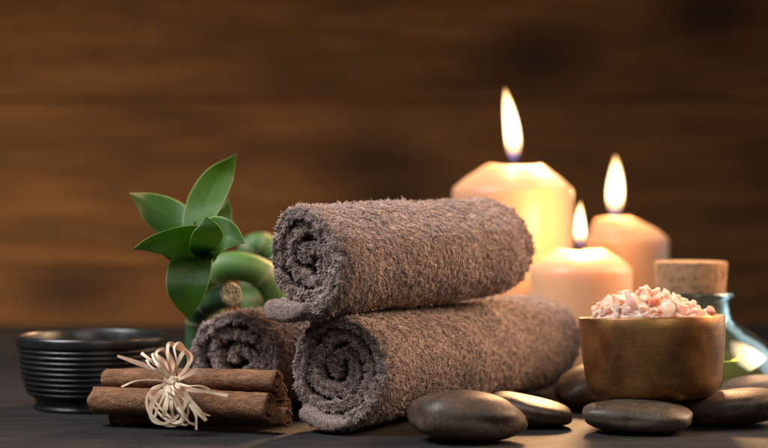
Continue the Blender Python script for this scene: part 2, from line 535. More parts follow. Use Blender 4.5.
def make_towel(label, near, axis, length, Rad, turns, phase, seed, tail, n_out, n_end, squash=1.0, far_round=0.30):
    global rng
    rng = np.random.default_rng(seed)
    root = thing('rolled_towel', label, 'towel', (near[0], near[1], 0), 'taupe terry towels rolled and stacked')
    u = np.array(axis, float); u /= np.linalg.norm(u)
    p = np.array([u[1], -u[0], 0.0]); p /= np.linalg.norm(p)
    b = np.cross(p, u)                                  # up
    org = np.array([0, 0, near[2]])
    pile, h = 0.0016, 0.0017
    Rc = Rad - pile * 0.7 - h
    pitch = (Rc - 0.0045) / turns
    s_t = np.linspace(0, 1, 900)
    th_t = R(-128) + 2 * math.pi * turns * s_t
    r_t = Rc - (Rc - 0.0045) * s_t ** 1.12
    # uneven winding
    r_t = r_t * (1 + 0.05 * np.sin(2 * th_t + phase) * (0.3 + 1.6 * s_t)) + 0.0013 * np.sin(3.3 * th_t + phase * 2) * np.clip(s_t * 4, 0, 1)
    A_t, B_t = r_t * np.cos(th_t), r_t * np.sin(th_t) * squash
    seg = np.hypot(np.diff(A_t), np.diff(B_t)); cum = np.concatenate([[0], np.cumsum(seg)]); total = cum[-1]
    def centre(l):
        return np.interp(l, cum, A_t), np.interp(l, cum, B_t), np.interp(l, cum, s_t), np.interp(l, cum, th_t)
    def surf(l, t, side):
        """l arc length, t 0..1 along the roll, side -1..1 across the cloth; returns point, normal (for side 1), circumferential"""
        l = np.asarray(l, float); t = np.asarray(t, float)
        a, bb, s, th = centre(l)
        a2, b2, _, _ = centre(np.clip(l + 0.0006, 0, total)); a1, b1, _, _ = centre(np.clip(l - 0.0006, 0, total))
        ta, tb = a2 - a1, b2 - b1
        n_ = np.hypot(ta, tb) + 1e-12; ta, tb = ta / n_, tb / n_
        na, nb = tb, -ta                                # outward for a counter-clockwise inward spiral
        v0 = 0.0016 * np.sin(th * 0.9 + phase) + 0.0095 * s
        v1 = length - 0.002 * np.cos(th * 0.7 + phase)
        v = v0 + (v1 - v0) * t
        sh = 1 - 0.055 * np.clip(1 - v / 0.009, 0, 1) ** 2 - far_round * np.clip(1 - (length - v) / 0.026, 0, 1) ** 2
        sh = sh * (1 + 0.022 * np.sin(v * 55 + phase) * np.cos(th + phase) + 0.012 * np.sin(v * 130 + 2 * th))
        a = a * sh + na * h * side; bb = bb * sh + nb * h * side
        P = org + a[:, None] * p + bb[:, None] * b + v[:, None] * u
        Nn = na[:, None] * p + nb[:, None] * b
        Tn = ta[:, None] * p + tb[:, None] * b
        return P, Nn, Tn, th, s, v
    # --- cloth body
    nl, nt = 340, 46
    ls = np.linspace(0, total, nl)
    tt = np.concatenate([np.linspace(0, 0.08, 8), np.linspace(0.1, 0.85, 24), np.linspace(0.87, 1, 14)]); nt = len(tt)
    sides = []
    for sd in (1, -1):
        L_, T_ = np.meshgrid(ls, tt, indexing='ij')
        sides.append(surf(L_.ravel(), T_.ravel(), sd)[0])
    Vb = np.concatenate(sides)
    fb = []
    off = nl * nt
    for i in range(nl - 1):
        for j in range(nt - 1):
            q = i * nt + j
            fb.append((q, q + nt, q + nt + 1, q + 1)); fb.append((off + q, off + q + 1, off + q + nt + 1, off + q + nt))
        for j in (0, nt - 1):
            q = i * nt + j
            fb.append((q, off + q, off + q + nt, q + nt))
    for i in (0, nl - 1):
        for j in range(nt - 1):
            q = i * nt + j
            fb.append((q, q + 1, off + q + 1, off + q))
    fb = np.array(fb)
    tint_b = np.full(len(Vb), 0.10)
    VS, QS, TS, tin = [], [], [], []
    def add(P, D, B, L, W, tn):
        V, Q, T, N = strands(P, D, B, L, W)
        VS.append(V); QS.append(Q); TS.append(T); tin.append(np.repeat(tn, 12))
    # --- outer pile in woven rows
    turn_l = cum[np.searchsorted(s_t, min(1, 1.12 / turns))]
    l = rng.uniform(0, turn_l, n_out)
    t = rng.uniform(0, 1, n_out)
    row = 0.0021 / length
    t = (np.round(t / row) + rng.normal(0, 0.20, n_out)) * row
    t = np.clip(t, 0, 1)
    P, Nn, Tn, th, s, v = surf(l, t, 1)
    keep = ~((np.sin(th) < -0.9) & (l > 0.002)) | (rng.random(n_out) < 0.25)
    P, Nn, Tn, v, l = P[keep], Nn[keep], Tn[keep], v[keep], l[keep]
    N = len(P)
    ci = (np.floor(l / 0.0026).astype(int) * 733 + np.floor(v / 0.0024).astype(int) * 3571) % 8192
    tuft = rng.normal(0, 1, (8192, 3))[ci]                # tufts lean together
    flat = 0.5 + 0.5 * wob(v * 1.1, l * 1.3, phase * 2.3 + v * 0, 0.7)   # matted patches
    flow = wob(v * 2.2, l * 2.2, phase + l * 0, 1.0)
    lean = 0.55 + 0.35 * flow
    side = 0.35 * wob(l * 3.1, v * 3.0, phase * 1.7 + v * 0, 1.2)
    D = Nn * (0.78 - 0.28 * flat)[:, None] - Tn * lean[:, None] + u * side[:, None] + tuft * 0.26 + rng.normal(0, 0.16, (N, 3))
    B = -Nn * 0.55 - Tn * 0.30 + tuft * 0.22 + rng.normal(0, 0.34, (N, 3)); B[:, 2] -= 0.10
    add(P, D, B, rng.uniform(0.0011, 0.0023, N) * (1.10 - 0.30 * flat), rng.uniform(0.00019, 0.00033, N), np.clip(rng.normal(0.52, 0.13, N) + 0.06 * tuft[:, 0], 0, 1))
    # --- both ends: fluffy layer edges showing the winding
    for end in (0, 1):
        n = n_end if end == 0 else n_end // 2
        l = rng.uniform(0, total, n)
        sd = np.where(rng.random(n) < 0.3, rng.uniform(-1, 1, n), np.where(rng.random(n) < 0.5, 1.0, -1.0))
        dep = np.where(rng.random(n) < 0.42, rng.uniform(0, 0.0016, n), rng.uniform(0, 0.011, n)) / length
        t = dep if end == 0 else 1 - dep
        P, Nn, Tn, th, s, v = surf(l, t, sd)
        e = -u if end == 0 else u
        near_edge = np.clip(1 - dep * length / 0.006, 0, 1)
        D = Nn * (sd * (0.85 - 0.45 * near_edge))[:, None] + e * (0.10 + 0.50 * near_edge)[:, None] + rng.normal(0, 0.15, (n, 3))
        ci = (np.floor(l / 0.0026).astype(int) * 733 + np.floor(dep * length / 0.0030).astype(int) * 3571 + (sd > 0) * 17) % 8192
        tuft = rng.normal(0, 1, (8192, 3))[ci]
        D = D + tuft * 0.24
        B = -D * 0.35 + tuft * 0.30 + rng.normal(0, 0.32, (n, 3)); B[:, 2] -= 0.15
        add(P, D, B, rng.uniform(0.0012, 0.0026, n), rng.uniform(0.00021, 0.00036, n), np.clip(rng.normal(0.46, 0.16, n), 0, 1))
    o0 = len(Vb)
    loops = [fb.ravel()]; counts = [np.full(len(fb), 4)]
    acc = o0
    for V, Q, T in zip(VS, QS, TS):
        loops += [Q + acc, T + acc]; counts += [np.full(len(Q) // 4, 4), np.full(len(T) // 3, 3)]
        acc += len(V)
    me = np_mesh('terry_cloth', np.concatenate([Vb] + VS), np.concatenate(loops), np.concatenate(counts))
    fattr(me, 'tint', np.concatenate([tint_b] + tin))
    link('terry_cloth', me, M_TOWEL, root)
    # --- flat woven hem at the loose end, folded double
    path, tw = tail
    nn = 22
    sec = []
    cp = catmull([Vector((x, y, 0)) for x, y in path], 6)
    ups, lows = [], []
    for i, q in enumerate(cp):
        tq = (cp[min(i + 1, len(cp) - 1)] - cp[max(i - 1, 0)]).normalized()
        nq = Vector((-tq.y, tq.x, 0))
        k = i / (len(cp) - 1)
        hw = tw * (0.45 + 0.55 * min(1, k * 1.6))
        ups.append(q - nq * hw); lows.append(q + nq * hw)
    tip = cp[-1]; tq = (cp[-1] - cp[-2]).normalized(); nq = Vector((-tq.y, tq.x, 0))
    arc = [tip + (-nq * math.cos(a) + tq * math.sin(a)) * tw for a in np.linspace(0.25, math.pi - 0.25, 9)]
    sec = ups + arc + lows[::-1]
    V, Fc = [], []
    vs = [-0.0062, -0.0060, -0.0052, -0.0035, -0.001] + list(np.linspace(0.004, length - 0.006, 16)) + [length - 0.003, length - 0.0015]
    m = len(sec)
    cen = sum(sec, Vector()) / m
    for j, v in enumerate(vs):
        shr = {0: 0.06, 1: 0.60, 2: 0.84, 3: 0.97}.get(j, {len(vs) - 1: 0.7, len(vs) - 2: 0.9}.get(j, 1.0))
        for q in sec:
            loc_c = min(cp, key=lambda c: (c - q).length)
            qq = loc_c + (q - loc_c) * shr
            back = min(1.0, max(0.0, (v - 0.006) / 0.045))            # the flap slips under the roll further along
            qq = qq + (Vector((0.004, -0.0240, 0)) - qq) * (back * back * (3 - 2 * back) * 0.75)
            wv = 0.0008 * math.sin(v * 70 + phase)
            V.append(org + qq.x * p + (qq.y + wv) * b + v * u)
    for j in range(len(vs) - 1):
        for k in range(m):
            k2 = (k + 1) % m
            Fc.append((j * m + k, j * m + k2, (j + 1) * m + k2, (j + 1) * m + k))
    half = len(ups)
    for base in (0, (len(vs) - 1) * m):
        Fc.append(tuple(base + k for k in range(m)))
    me = mesh('hem', V, Fc); fix_normals(me)
    # short fuzz on the weave
    nf = 22000
    co = np.array([tuple(v_.co) for v_ in me.vertices]); nr = np.array([tuple(v_.normal) for v_ in me.vertices])
    quads = np.array([tuple(f_.vertices) for f_ in me.polygons if len(f_.vertices) == 4])
    quads = quads[: 12 * m]
    ar = np.linalg.norm(np.cross(co[quads[:, 1]] - co[quads[:, 0]], co[quads[:, 3]] - co[quads[:, 0]]), axis=1)
    pk = rng.choice(len(quads), nf, p=ar / ar.sum())
    a_, b_ = rng.random(nf)[:, None], rng.random(nf)[:, None]
    q4 = quads[pk]
    bl = lambda X: (X[q4[:, 0]] * (1 - a_) + X[q4[:, 1]] * a_) * (1 - b_) + (X[q4[:, 3]] * (1 - a_) + X[q4[:, 2]] * a_) * b_
    Pf, Nf = bl(co), bl(nr)
    Vf, Qf, Tf, Nn_ = strands(Pf - Nf * 0.0001, Nf * 0.5 + rng.normal(0, 0.5, (nf, 3)), -Nf * 0.5 + rng.normal(0, 0.4, (nf, 3)), rng.uniform(0.0005, 0.0010, nf), rng.uniform(0.00015, 0.00024, nf))
    base_q = [tuple(f_.vertices) for f_ in me.polygons]
    lp = np.concatenate([np.concatenate([np.array(q_) for q_ in base_q]), Qf + len(co), Tf + len(co)])
    cn = np.concatenate([[len(q_) for q_ in base_q], np.full(len(Qf) // 4, 4), np.full(len(Tf) // 3, 3)])
    bpy.data.meshes.remove(me)
    me = np_mesh('hem', np.concatenate([co, Vf]), lp, cn)
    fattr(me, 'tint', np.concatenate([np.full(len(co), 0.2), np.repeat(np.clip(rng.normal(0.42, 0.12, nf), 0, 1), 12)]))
    link('hem', me, M_TOWEL, root)
    return root

make_towel('taupe rolled towel lying on the table in front, beside the large dark pebble', (-0.0296, 0.958, 0.0378), (0.545, 0.838, 0.0), 0.252, 0.0375, 3.0, 0.6, 11,
           ([(0.014, -0.0300), (0.006, -0.0315), (-0.004, -0.0315), (-0.0165, -0.0270)], 0.0042), 150000, 80000, 0.98, 0.07)
make_towel('taupe rolled towel on the table behind the cinnamon bundle', (-0.0940, 1.020, 0.0368), (0.53, 0.848, 0.0), 0.190, 0.0371, 2.9, 2.2, 23,
           ([(0.010, -0.0295), (0.004, -0.0310), (-0.004, -0.0305), (-0.0150, -0.0265)], 0.0040), 90000, 70000, 0.98)
make_towel('taupe rolled towel resting on top of the two other rolls', (-0.0468, 0.945, 0.1015), (0.645, 0.764, 0.022), 0.189, 0.0343, 2.9, 4.0, 37,
           ([(0.006, -0.0270), (-0.002, -0.0292), (-0.011, -0.0300), (-0.0205, -0.0290)], 0.0058), 140000, 78000, 1.0, 0.17)

# ------------------------------------------------------------------ candles
def make_candle(label, px, Y, rad, z_sh, z_top, flame_px, tip, base_y, fw, lean, watts):
    c = Vector(((px - 384) / F_PX * Y, Y, 0))
    root = thing('pillar_candle', label, 'candle', c, 'lit pillar candles')
    fx = (flame_px - px) / F_PX * Y                      # the wick sits a little off centre where the wax burnt unevenly
    k = rad
    prof = [(0, 0.0), (k * 0.94, 0.0), (k * 0.985, 0.0012), (k, 0.004)]
    prof += [(k, z_sh * q) for q in (0.2, 0.4, 0.6, 0.8)]
    ch = 0.0075
    for a in np.linspace(0, R(62), 7):
        prof.append((k - ch + ch * math.cos(a), z_sh - ch + ch * math.sin(a)))
    rise = z_top - z_sh
    prof += [(q.x, q.y) for q in catmull([(k * 0.80, z_sh + rise * 0.28, 0), (k * 0.66, z_sh + rise * 0.58, 0), (k * 0.52, z_sh + rise * 0.88, 0), (k * 0.43, z_top, 0)], 4)]
    prof += [(k * 0.39, z_top - 0.0004),
             (k * 0.32, z_top - 0.0030), (k * 0.18, z_top - 0.0036), (0, z_top - 0.0036)]
    ph = px * 0.37
    def wobble(r, z_, a):
        f = max(0.0, (z_ - z_sh) / max(rise, 1e-6))
        shift = f * fx
        dz = f * 0.0016 * math.sin(2 * a + ph) + f * 0.0009 * math.sin(5 * a + ph * 2)
        rr = r * (1 + 0.012 * f * math.sin(3 * a + ph))
        X, Yy = rr * math.cos(a) + shift, rr * math.sin(a)
        return math.hypot(X, Yy), z_ + dz
    V, Fc = lathe(prof, 96)
    V2 = []
    for x, y, z_ in V:
        f = min(1.0, max(0.0, (z_ - z_sh) / max(rise, 1e-6)))
        a = math.atan2(y, x)
        dz = f * f * (0.0008 * math.sin(2 * a + ph) + 0.0003 * math.sin(5 * a + ph * 2))
        V2.append((x + f * fx, y, z_ + dz))
    me = mesh('wax', V2, Fc); fix_normals(me)
    link('wax', me, M_WAX, root)
    # wick
    wz = z_top - 0.004
    fb = CAM_H - (base_y - HORIZON) / F_PX * Y
    wick = catmull([(fx, 0, wz), (fx + 0.0002, 0, wz + 0.004), (fx - lean * 0.25, 0.0004, fb + 0.0035), (fx - lean * 0.1 + 0.0012, 0, fb + 0.0075)], 5)
    me = mesh('wick', *tube(wick, [0.0013] * (len(wick) - 1) + [0.0007], 10))
    link('wick', me, M_WICK, root)
    # flame
    H = (base_y - tip) / F_PX * Y
    fr = 0.90 * fw / 2 / F_PX * Y
    shape = [(0, 0), (0.30, 0.015), (0.55, 0.06), (0.82, 0.14), (0.97, 0.24), (1.0, 0.33), (0.95, 0.45), (0.82, 0.58), (0.64, 0.71), (0.43, 0.83), (0.22, 0.93), (0.09, 0.98), (0, 1.0)]
    V, Fc = lathe([(r * fr, z_ * H) for r, z_ in shape], 32)
    V = [(x * (1 + 0.10 * math.sin(px + z_ / H * 4)) + lean * (z_ / H) ** 1.6 + 0.0006 * math.sin(px * 1.3 + z_ / H * 5) * (z_ / H) + fx, y * 0.9, z_ + fb) for x, y, z_ in V]
    me = mesh('flame', V, Fc); fix_normals(me)
    link('flame', me, M_FLAME, root)
    d = bpy.data.lights.new('flame_light', 'POINT')
    d.energy, d.color, d.shadow_soft_size = watts, (1.0, 0.54, 0.23), 0.006
    o = bpy.data.objects.new('flame_light', d)
    o.location = (fx + lean * 0.3, 0, fb + H * 0.55)
    o.parent = root
    col.objects.link(o)
    return root

make_candle('tall peach pillar candle burning behind the upper towel roll', 512.5, 1.33, 0.0483, 0.1478, 0.1627, 514, 87, 163, 20, -0.0068, 0.27)
make_candle('short peach pillar candle with the smallest flame, beside the lower towel', 581, 1.235, 0.0378, 0.0885, 0.0979, 580, 200, 248, 16, 0.0006, 0.58)
make_candle('medium peach pillar candle at the back, behind the cork stopper', 627, 1.42, 0.0354, 0.1060, 0.1199, 615, 154, 218, 19, 0.0004, 0.20)

# ------------------------------------------------------------------ massage pebbles
def make_pebble(label, loc, size, rotz, seed, mat, tilt=(0, 0), taper=0.0):
    bm = bmesh.new()
    bmesh.ops.create_icosphere(bm, subdivisions=5, radius=1.0)
    sx, sy, sz = size
    for v in bm.verts:
        d = v.co.normalized()
        nz = mnoise.noise(d * 0.9 + Vector((seed * 7.3, 0, 0))) * 0.16 + mnoise.noise(d * 2.1 + Vector((0, seed * 5.1, 0))) * 0.035
        q = d * (1 + nz)
        e = (abs(d.x) ** 2.5 + abs(d.y) ** 2.5 + abs(d.z) ** 2.5) ** (-1 / 2.5)     # fuller than an ellipsoid
        q = q * e
        zz = q.z * (1 - taper * q.x)
        v.co = Vector((q.x * sx, q.y * sy, zz * sz))
    M = Matrix.Rotation(rotz, 4, 'Z') @ Matrix.Rotation(tilt[1], 4, 'Y') @ Matrix.Rotation(tilt[0], 4, 'X')
    bmesh.ops.transform(bm, matrix=M, verts=bm.verts)
    zmin = min(v.co.z for v in bm.verts)
    for v in bm.verts: v.co.z -= zmin
    me = bpy.data.meshes.new('pebble'); bm.to_mesh(me); bm.free()
    o = link('pebble', me, mat)
    o.location = loc
    return tag(o, label, 'pebble', 'smooth massage pebbles')

S1 = mat_stone('grey_brown_stone', (0.023, 0.0145, 0.0100), (0.074, 0.048, 0.033), 1)
S2 = mat_stone('brown_stone', (0.031, 0.0185, 0.0110), (0.090, 0.054, 0.033), 2)
S3 = mat_stone('olive_stone', (0.029, 0.0205, 0.0135), (0.076, 0.055, 0.037), 3)
S4 = mat_stone('tan_stone', (0.060, 0.042, 0.032), (0.165, 0.118, 0.090), 4)
make_pebble('largest dark pebble lying alone in front of the lower towel', (0.0475, 0.930, 0), (0.0322, 0.0220, 0.0137), R(6), 1, S1, (0, R(4)), 0.12)
make_pebble('dark brown pebble behind the largest pebble, against the towel', (0.0865, 0.992, 0), (0.0275, 0.0190, 0.0086), R(-12), 2, S2, (0, R(8)), 0.16)
make_pebble('flat olive grey pebble under the front of the bronze bowl', (0.1470, 0.968, 0), (0.0315, 0.0230, 0.0094), R(2), 3, S3, (0, R(2)), 0.0)
make_pebble('dark pebble under the right side of the bronze bowl', (0.2090, 0.998, 0), (0.0345, 0.0250, 0.0101), R(-8), 4, S1, (0, R(-4)), -0.05)
make_pebble('brown pebble behind the bronze bowl, in front of the short candle', (0.1400, 1.072, 0), (0.0310, 0.0200, 0.0150), R(20), 5, S2, (0, R(-14)), -0.1)
make_pebble('pale tan pebble at the right edge behind the bronze bowl', (0.2520, 1.075, 0), (0.0370, 0.0200, 0.0106), R(4), 6, S4, (0, R(-2)), 0.0)

# ------------------------------------------------------------------ bronze bowl of salt
BOWL = Vector(((654.5 - 384) / F_PX * 1.0, 1.0, 0.0150))
BR, BH = 0.0437, 0.0500
bowl = thing('salt_bowl', 'bronze bowl with brushed golden finish standing on pebbles', 'bowl', BOWL)
bowl.rotation_euler = (R(-3.2), R(-1.4), 0)
prof = [(0, 0.0), (0.024, 0.0)]
for a in np.linspace(-90, -8, 12):
    prof.append((0.0265 + 0.0142 * math.cos(R(a)), 0.0142 + 0.0142 * math.sin(R(a))))
prof += [(0.0420, 0.024), (0.0431, 0.034), (0.0436, 0.043), (BR, BH - 0.0008), (BR - 0.0004, BH), (BR - 0.0022, BH), (BR - 0.0026, BH - 0.0008),
         (0.0405, 0.036), (0.0385, 0.022), (0.034, 0.010), (0.024, 0.004), (0, 0.0035)]
me = mesh('salt_bowl', *lathe(prof, 128)); fix_normals(me)
link('bowl_body', me, M_BRONZE, bowl)

def crystal_mesh(seed, r):
    rr = random.Random(seed)
    bm = bmesh.new()
    ax = (rr.uniform(0.75, 1.25), rr.uniform(0.7, 1.1), rr.uniform(0.7, 1.05))
    for i in range(rr.randint(11, 15)):
        d = Vector((rr.gauss(0, 1), rr.gauss(0, 1), rr.gauss(0, 1))).normalized()
        k = 1 / max(abs(d.x), abs(d.y), abs(d.z))
        d = d * (0.78 + 0.22 * k) * rr.uniform(0.88, 1.05)
        bm.verts.new((d.x * r * ax[0], d.y * r * ax[1], d.z * r * ax[2]))
    res = bmesh.ops.convex_hull(bm, input=bm.verts)
    bmesh.ops.delete(bm, geom=[g for g in res['geom_interior'] if isinstance(g, bmesh.types.BMVert)], context='VERTS')
    bmesh.ops.dissolve_limit(bm, angle_limit=R(14), verts=bm.verts, edges=bm.edges)
    bmesh.ops.bevel(bm, geom=list(bm.edges), offset=r * 0.07, segments=1, affect='EDGES', profile=0.5, clamp_overlap=True)
    me = bpy.data.meshes.new('salt_crystal'); bm.to_mesh(me); bm.free()
    return me
RIM_Z = BOWL.z + BH
PEAK = Vector((BOWL.x - 0.004, BOWL.y, 0))
def mound(x, y):
    d = math.hypot(x - PEAK.x, y - PEAK.y) / 0.0405
    return RIM_Z - 0.0035 + 0.0185 * (max(0.0, 1 - d * d * 0.96)) ** 0.9
# packed grains below the loose crystals
V, Fc = [], []
n = 64
rr_ = random.Random(5)
rings = 16
V.append((0, 0, 0.0075 + RIM_Z - 0.0125 - BOWL.z))
for i in range(1, rings + 1):
    r = 0.0392 * i / rings
    for k in range(n):
        a = 2 * math.pi * k / n
        x, y = BOWL.x + r * math.cos(a), BOWL.y + r * math.sin(a)
        V.append((r * math.cos(a), r * math.sin(a), mound(x, y) - BOWL.z - 0.0035 + rr_.uniform(-0.0009, 0.0009) - (0.002 if i == rings else 0)))
V[0] = (0, 0, mound(BOWL.x, BOWL.y) - BOWL.z - 0.0035)
for k in range(n): Fc.append((0, 1 + k, 1 + (k + 1) % n))
for i in range(rings - 1):
    for k in range(n):
        a0 = 1 + i * n + k; a1 = 1 + i * n + (k + 1) % n
        Fc.append((a0, a0 + n, a1 + n, a1))
b0 = len(V); V.append((0, 0, 0.012))
for k in range(n): Fc.append((b0, 1 + (rings - 1) * n + (k + 1) % n, 1 + (rings - 1) * n + k))
me = mesh('salt_grains', V, Fc)
o = link('salt_grains', me, M_SALT, smooth=False); o.location = BOWL
tag(o, 'fine pink salt packed below the loose crystals in the bowl', 'salt', kind='stuff')
protos = [crystal_mesh(100 + i, 1.0) for i in range(12)]
for m_ in protos: m_.materials.append(M_SALT)
pts = []
rr_ = random.Random(12)
def place_crystal(x, y, z, r, label, mat=None, i=0):
    o = bpy.data.objects.new('salt_crystal', protos[i % len(protos)])
    o.location = (x, y, z); o.scale = (r, r, r)
    o.rotation_euler = (rr_.uniform(0, 6.3), rr_.uniform(0, 6.3), rr_.uniform(0, 6.3))
    col.objects.link(o)
    if mat:
        o.data = o.data.copy(); o.data.materials.clear(); o.data.materials.append(mat)
    tag(o, label, 'salt crystal', 'pink salt crystals heaped in the bronze bowl')
    pts.append((x, y, z, r))
special = [(668, 311, 0.966, 0.0058, 'large pale salt crystal at the front rim, right of the middle of the bowl', M_SALT_W, 1),
           (711, 311.5, 0.985, 0.0040, 'rust red salt crystal at the right end of the heap', M_SALT_D, 2),
           (655, 303, 0.978, 0.0040, 'reddish brown salt crystal near the middle of the heap', M_SALT_D, 5),
           (645, 296, 0.990, 0.0050, 'big rounded pink salt crystal at the peak of the heap', None, 3)]
for px, py, Y, r, lab, m_, i in special:
    q = at(px, py, Y); place_crystal(q.x, q.y, q.z, r, lab, m_, i)
tries = 0
while tries < 6000 and len(pts) < 210:
    tries += 1
    r = rr_.choice((0.0024, 0.0031, 0.0038, 0.0046, 0.0054))
    a = rr_.uniform(0, 6.283); d = 0.0385 * math.sqrt(rr_.random())
    x, y = BOWL.x + d * math.cos(a), BOWL.y + d * math.sin(a)
    if d + r > 0.0400: continue
    z = mound(x, y) + rr_.uniform(-0.0035, 0.0008)
    if all((x - q[0]) ** 2 + (y - q[1]) ** 2 + (z - q[2]) ** 2 > (0.80 * (r + q[3])) ** 2 for q in pts):
        place_crystal(x, y, z, r, 'small pink salt crystal in the heap filling the bronze bowl', None, rr_.randrange(12))

# ------------------------------------------------------------------ glass bottle
BX = Vector(((691 - 384) / F_PX * 1.15, 1.15, 0.0))
bottle = thing('glass_bottle', 'aqua glass bottle of golden oil with a cork stopper', 'bottle', BX)
outer = [(0, 0.0), (0.052, 0.0), (0.0585, 0.002), (0.0615, 0.007), (0.0625, 0.014), (0.0615, 0.021), (0.0580, 0.029), (0.0510, 0.0375), (0.0420, 0.0445), (0.0335, 0.0490), (0.0285, 0.0530), (0.0268, 0.0580), (0.0265, 0.0660),
         (0.0272, 0.0668), (0.0290, 0.0676), (0.0296, 0.0695), (0.0290, 0.0714), (0.0272, 0.0720)]
inner = [(0.0242, 0.0716), (0.0236, 0.0700), (0.0236, 0.0580), (0.0258, 0.0520), (0.0310, 0.0468), (0.0398, 0.0418), (0.0488, 0.0350), (0.0552, 0.0275), (0.0585, 0.0205), (0.0593, 0.0140), (0.0583, 0.0085), (0.0550, 0.0050), (0.048, 0.0042), (0, 0.0046)]
me = mesh('glass', *lathe(outer + inner, 128)); fix_normals(me)
g = link('glass', me, M_GLASS, bottle)
oil = [(0, 0.0050), (0.048, 0.0046), (0.0547, 0.0054), (0.0580, 0.0088), (0.0590, 0.0140), (0.0582, 0.0205), (0.0546, 0.0276), (0.0492, 0.0338), (0.0480, 0.0336), (0, 0.0336)]
me = mesh('oil', *lathe(oil, 128)); fix_normals(me)
link('oil', me, M_OIL, bottle)
ck = [(0, 0.052), (0.0215, 0.052), (0.0222, 0.0528), (0.0235, 0.0690), (0.0251, 0.0910), (0.0246, 0.0922), (0.0236, 0.0926), (0, 0.0926)]
me = mesh('cork', *lathe(ck, 96)); fix_normals(me)
link('cork', me, M_CORK, bottle)

# ------------------------------------------------------------------ black ribbed bowl
BB = Vector(((92 - 384) / F_PX * 1.085, 1.085, 0))
prof = [(0, 0.0022), (0.031, 0.0022), (0.0335, 0.0), (0.0372, 0.0), (0.0380, 0.0008), (0.0380, 0.0022), (0.0366, 0.0032), (0.0362, 0.0042), (0.0368, 0.0062), (0.0392, 0.0090)]
zr0, zr1, nr = 0.0090, 0.0402, 9
for i in range(nr):
    za = zr0 + (zr1 - zr0) * i / nr; zb = zr0 + (zr1 - zr0) * (i + 1) / nr
    rad = lambda z_: 0.0415 + 0.0066 * (1 - (1 - (z_ - zr0) / (zr1 - zr0)) ** 1.8)
    hh = zb - za
    prof += [(rad(za) - 0.0011, za + hh * 0.04), (rad(za) - 0.0002, za + hh * 0.22), (rad(za) + 0.0004, za + hh * 0.45), (rad(zb) + 0.0004, za + hh * 0.68), (rad(zb) - 0.0002, za + hh * 0.86), (rad(zb) - 0.0011, za + hh * 0.97)]
prof += [(0.0476, 0.0405), (0.0486, 0.0411), (0.0489, 0.0422), (0.0489, 0.0458), (0.0484, 0.0472), (0.0472, 0.0478), (0.0458, 0.0474), (0.0450, 0.0462), (0.0440, 0.040), (0.0425, 0.028), (0.038, 0.013), (0.025, 0.006), (0, 0.005)]
me = mesh('ribbed_bowl', *lathe(prof, 128)); fix_normals(me)
o = link('ribbed_bowl', me, M_BLACK); o.location = BB
tag(o, 'empty black ribbed bowl at the left behind the cinnamon bundle', 'bowl')

# ------------------------------------------------------------------ cinnamon bundle
cb_loc = at(190, 427, 0.985); cb_loc.z = 0
bundle = thing('cinnamon_bundle', 'bundle of cinnamon sticks tied with a raffia bow', 'cinnamon', cb_loc)
def quill(P0, P1, rad, seed, label=None, roll=0.0, squeeze=0.92):
    rr = random.Random(seed)
    P0, P1 = Vector(P0) - cb_loc, Vector(P1) - cb_loc
    ax = (P1 - P0); Ln = ax.length; ax.normalize()
    up = (Vector((0, 0, 1)) - ax * ax.z).normalized(); sd = ax.cross(up)
    # bark sheet scrolled in from both edges
    th = 0.0011
    cs = []
    n1 = 46
    tot = 2 * math.pi * 1.0
    for i in range(n1 + 1):                                 # left scroll, outer arc, right scroll as one sheet
        f = i / n1
        a = R(90) + roll + R(-395) * (f - 0.5) * 2 * 0.98
        k = abs(f - 0.5) * 2
        r = rad * (1 - 0.40 * max(0, k - 0.42) / 0.58) - th / 2
        cx = math.copysign(0.22 * rad * max(0, (k - 0.42) / 0.58), f - 0.5) * 0.7
        # right half turns clockwise, left half counter-clockwise, meeting over the top
        ang = R(-90) + roll + (f - 0.5) * 2 * R(335)
        cs.append((r * math.cos(ang) + cx * math.cos(roll), r * math.sin(ang) * squeeze + cx * math.sin(roll)))
    outl = []
    for s_ in (1, -1):
        row = []
        for i, (x, y) in enumerate(cs):
            x0, y0 = cs[max(i - 1, 0)]; x1, y1 = cs[min(i + 1, n1)]
            tx, ty = x1 - x0, y1 - y0; m_ = math.hypot(tx, ty) + 1e-9
            row.append((x + ty / m_ * th / 2 * s_, y - tx / m_ * th / 2 * s_))
        outl.append(row)
    nj = 40
    V, Fc = [], []
    per = n1 + 1
    for j in range(nj + 1):
        f = j / nj
        for row in outl:
            for i, (x, y) in enumerate(row):
                g_ = mnoise.noise(Vector((f * 9, i * 0.11, seed * 3.7))) * 0.0005 + mnoise.noise(Vector((f * 40, i * 0.45, seed * 1.7))) * 0.00022
                jag = 0.0
                if j in (0, nj):
                    jag = mnoise.noise(Vector((i * 0.35, seed * 9.1, j))) * 0.0016
                bow = math.sin(f * math.pi) * 0.0006 * math.sin(seed)
                k = 1 + g_ / rad
                V.append(P0 + ax * (f * Ln + jag) + sd * (x * k) + up * (y * k + bow))
    W = 2 * per
    for j in range(nj):
        for i in range(per - 1):
            a = j * W + i
            Fc.append((a, a + 1, a + W + 1, a + W)); a2 = a + per
            Fc.append((a2, a2 + W, a2 + W + 1, a2 + 1))
        for i in (0, per - 1):
            a = j * W + i
            Fc.append((a, a + W, a + per + W, a + per))
    for j in (0, nj):
        for i in range(per - 1):
            a = j * W + i
            Fc.append((a, a + per, a + per + 1, a + 1))
    me = mesh('cinnamon_stick', V, Fc); fix_normals(me)
    o = link('cinnamon_stick', me, M_CINN, bundle)
    return o
quill(at(95, 400.5, 0.994), at(270, 407, 0.957), 0.0088, 1, roll=R(35))
quill(at(106, 378.5, 1.002), at(278, 381, 0.965), 0.0066, 2, roll=R(-20))
quill(at(122, 392, 1.010), at(284, 391, 0.972), 0.0050, 3, roll=R(80))
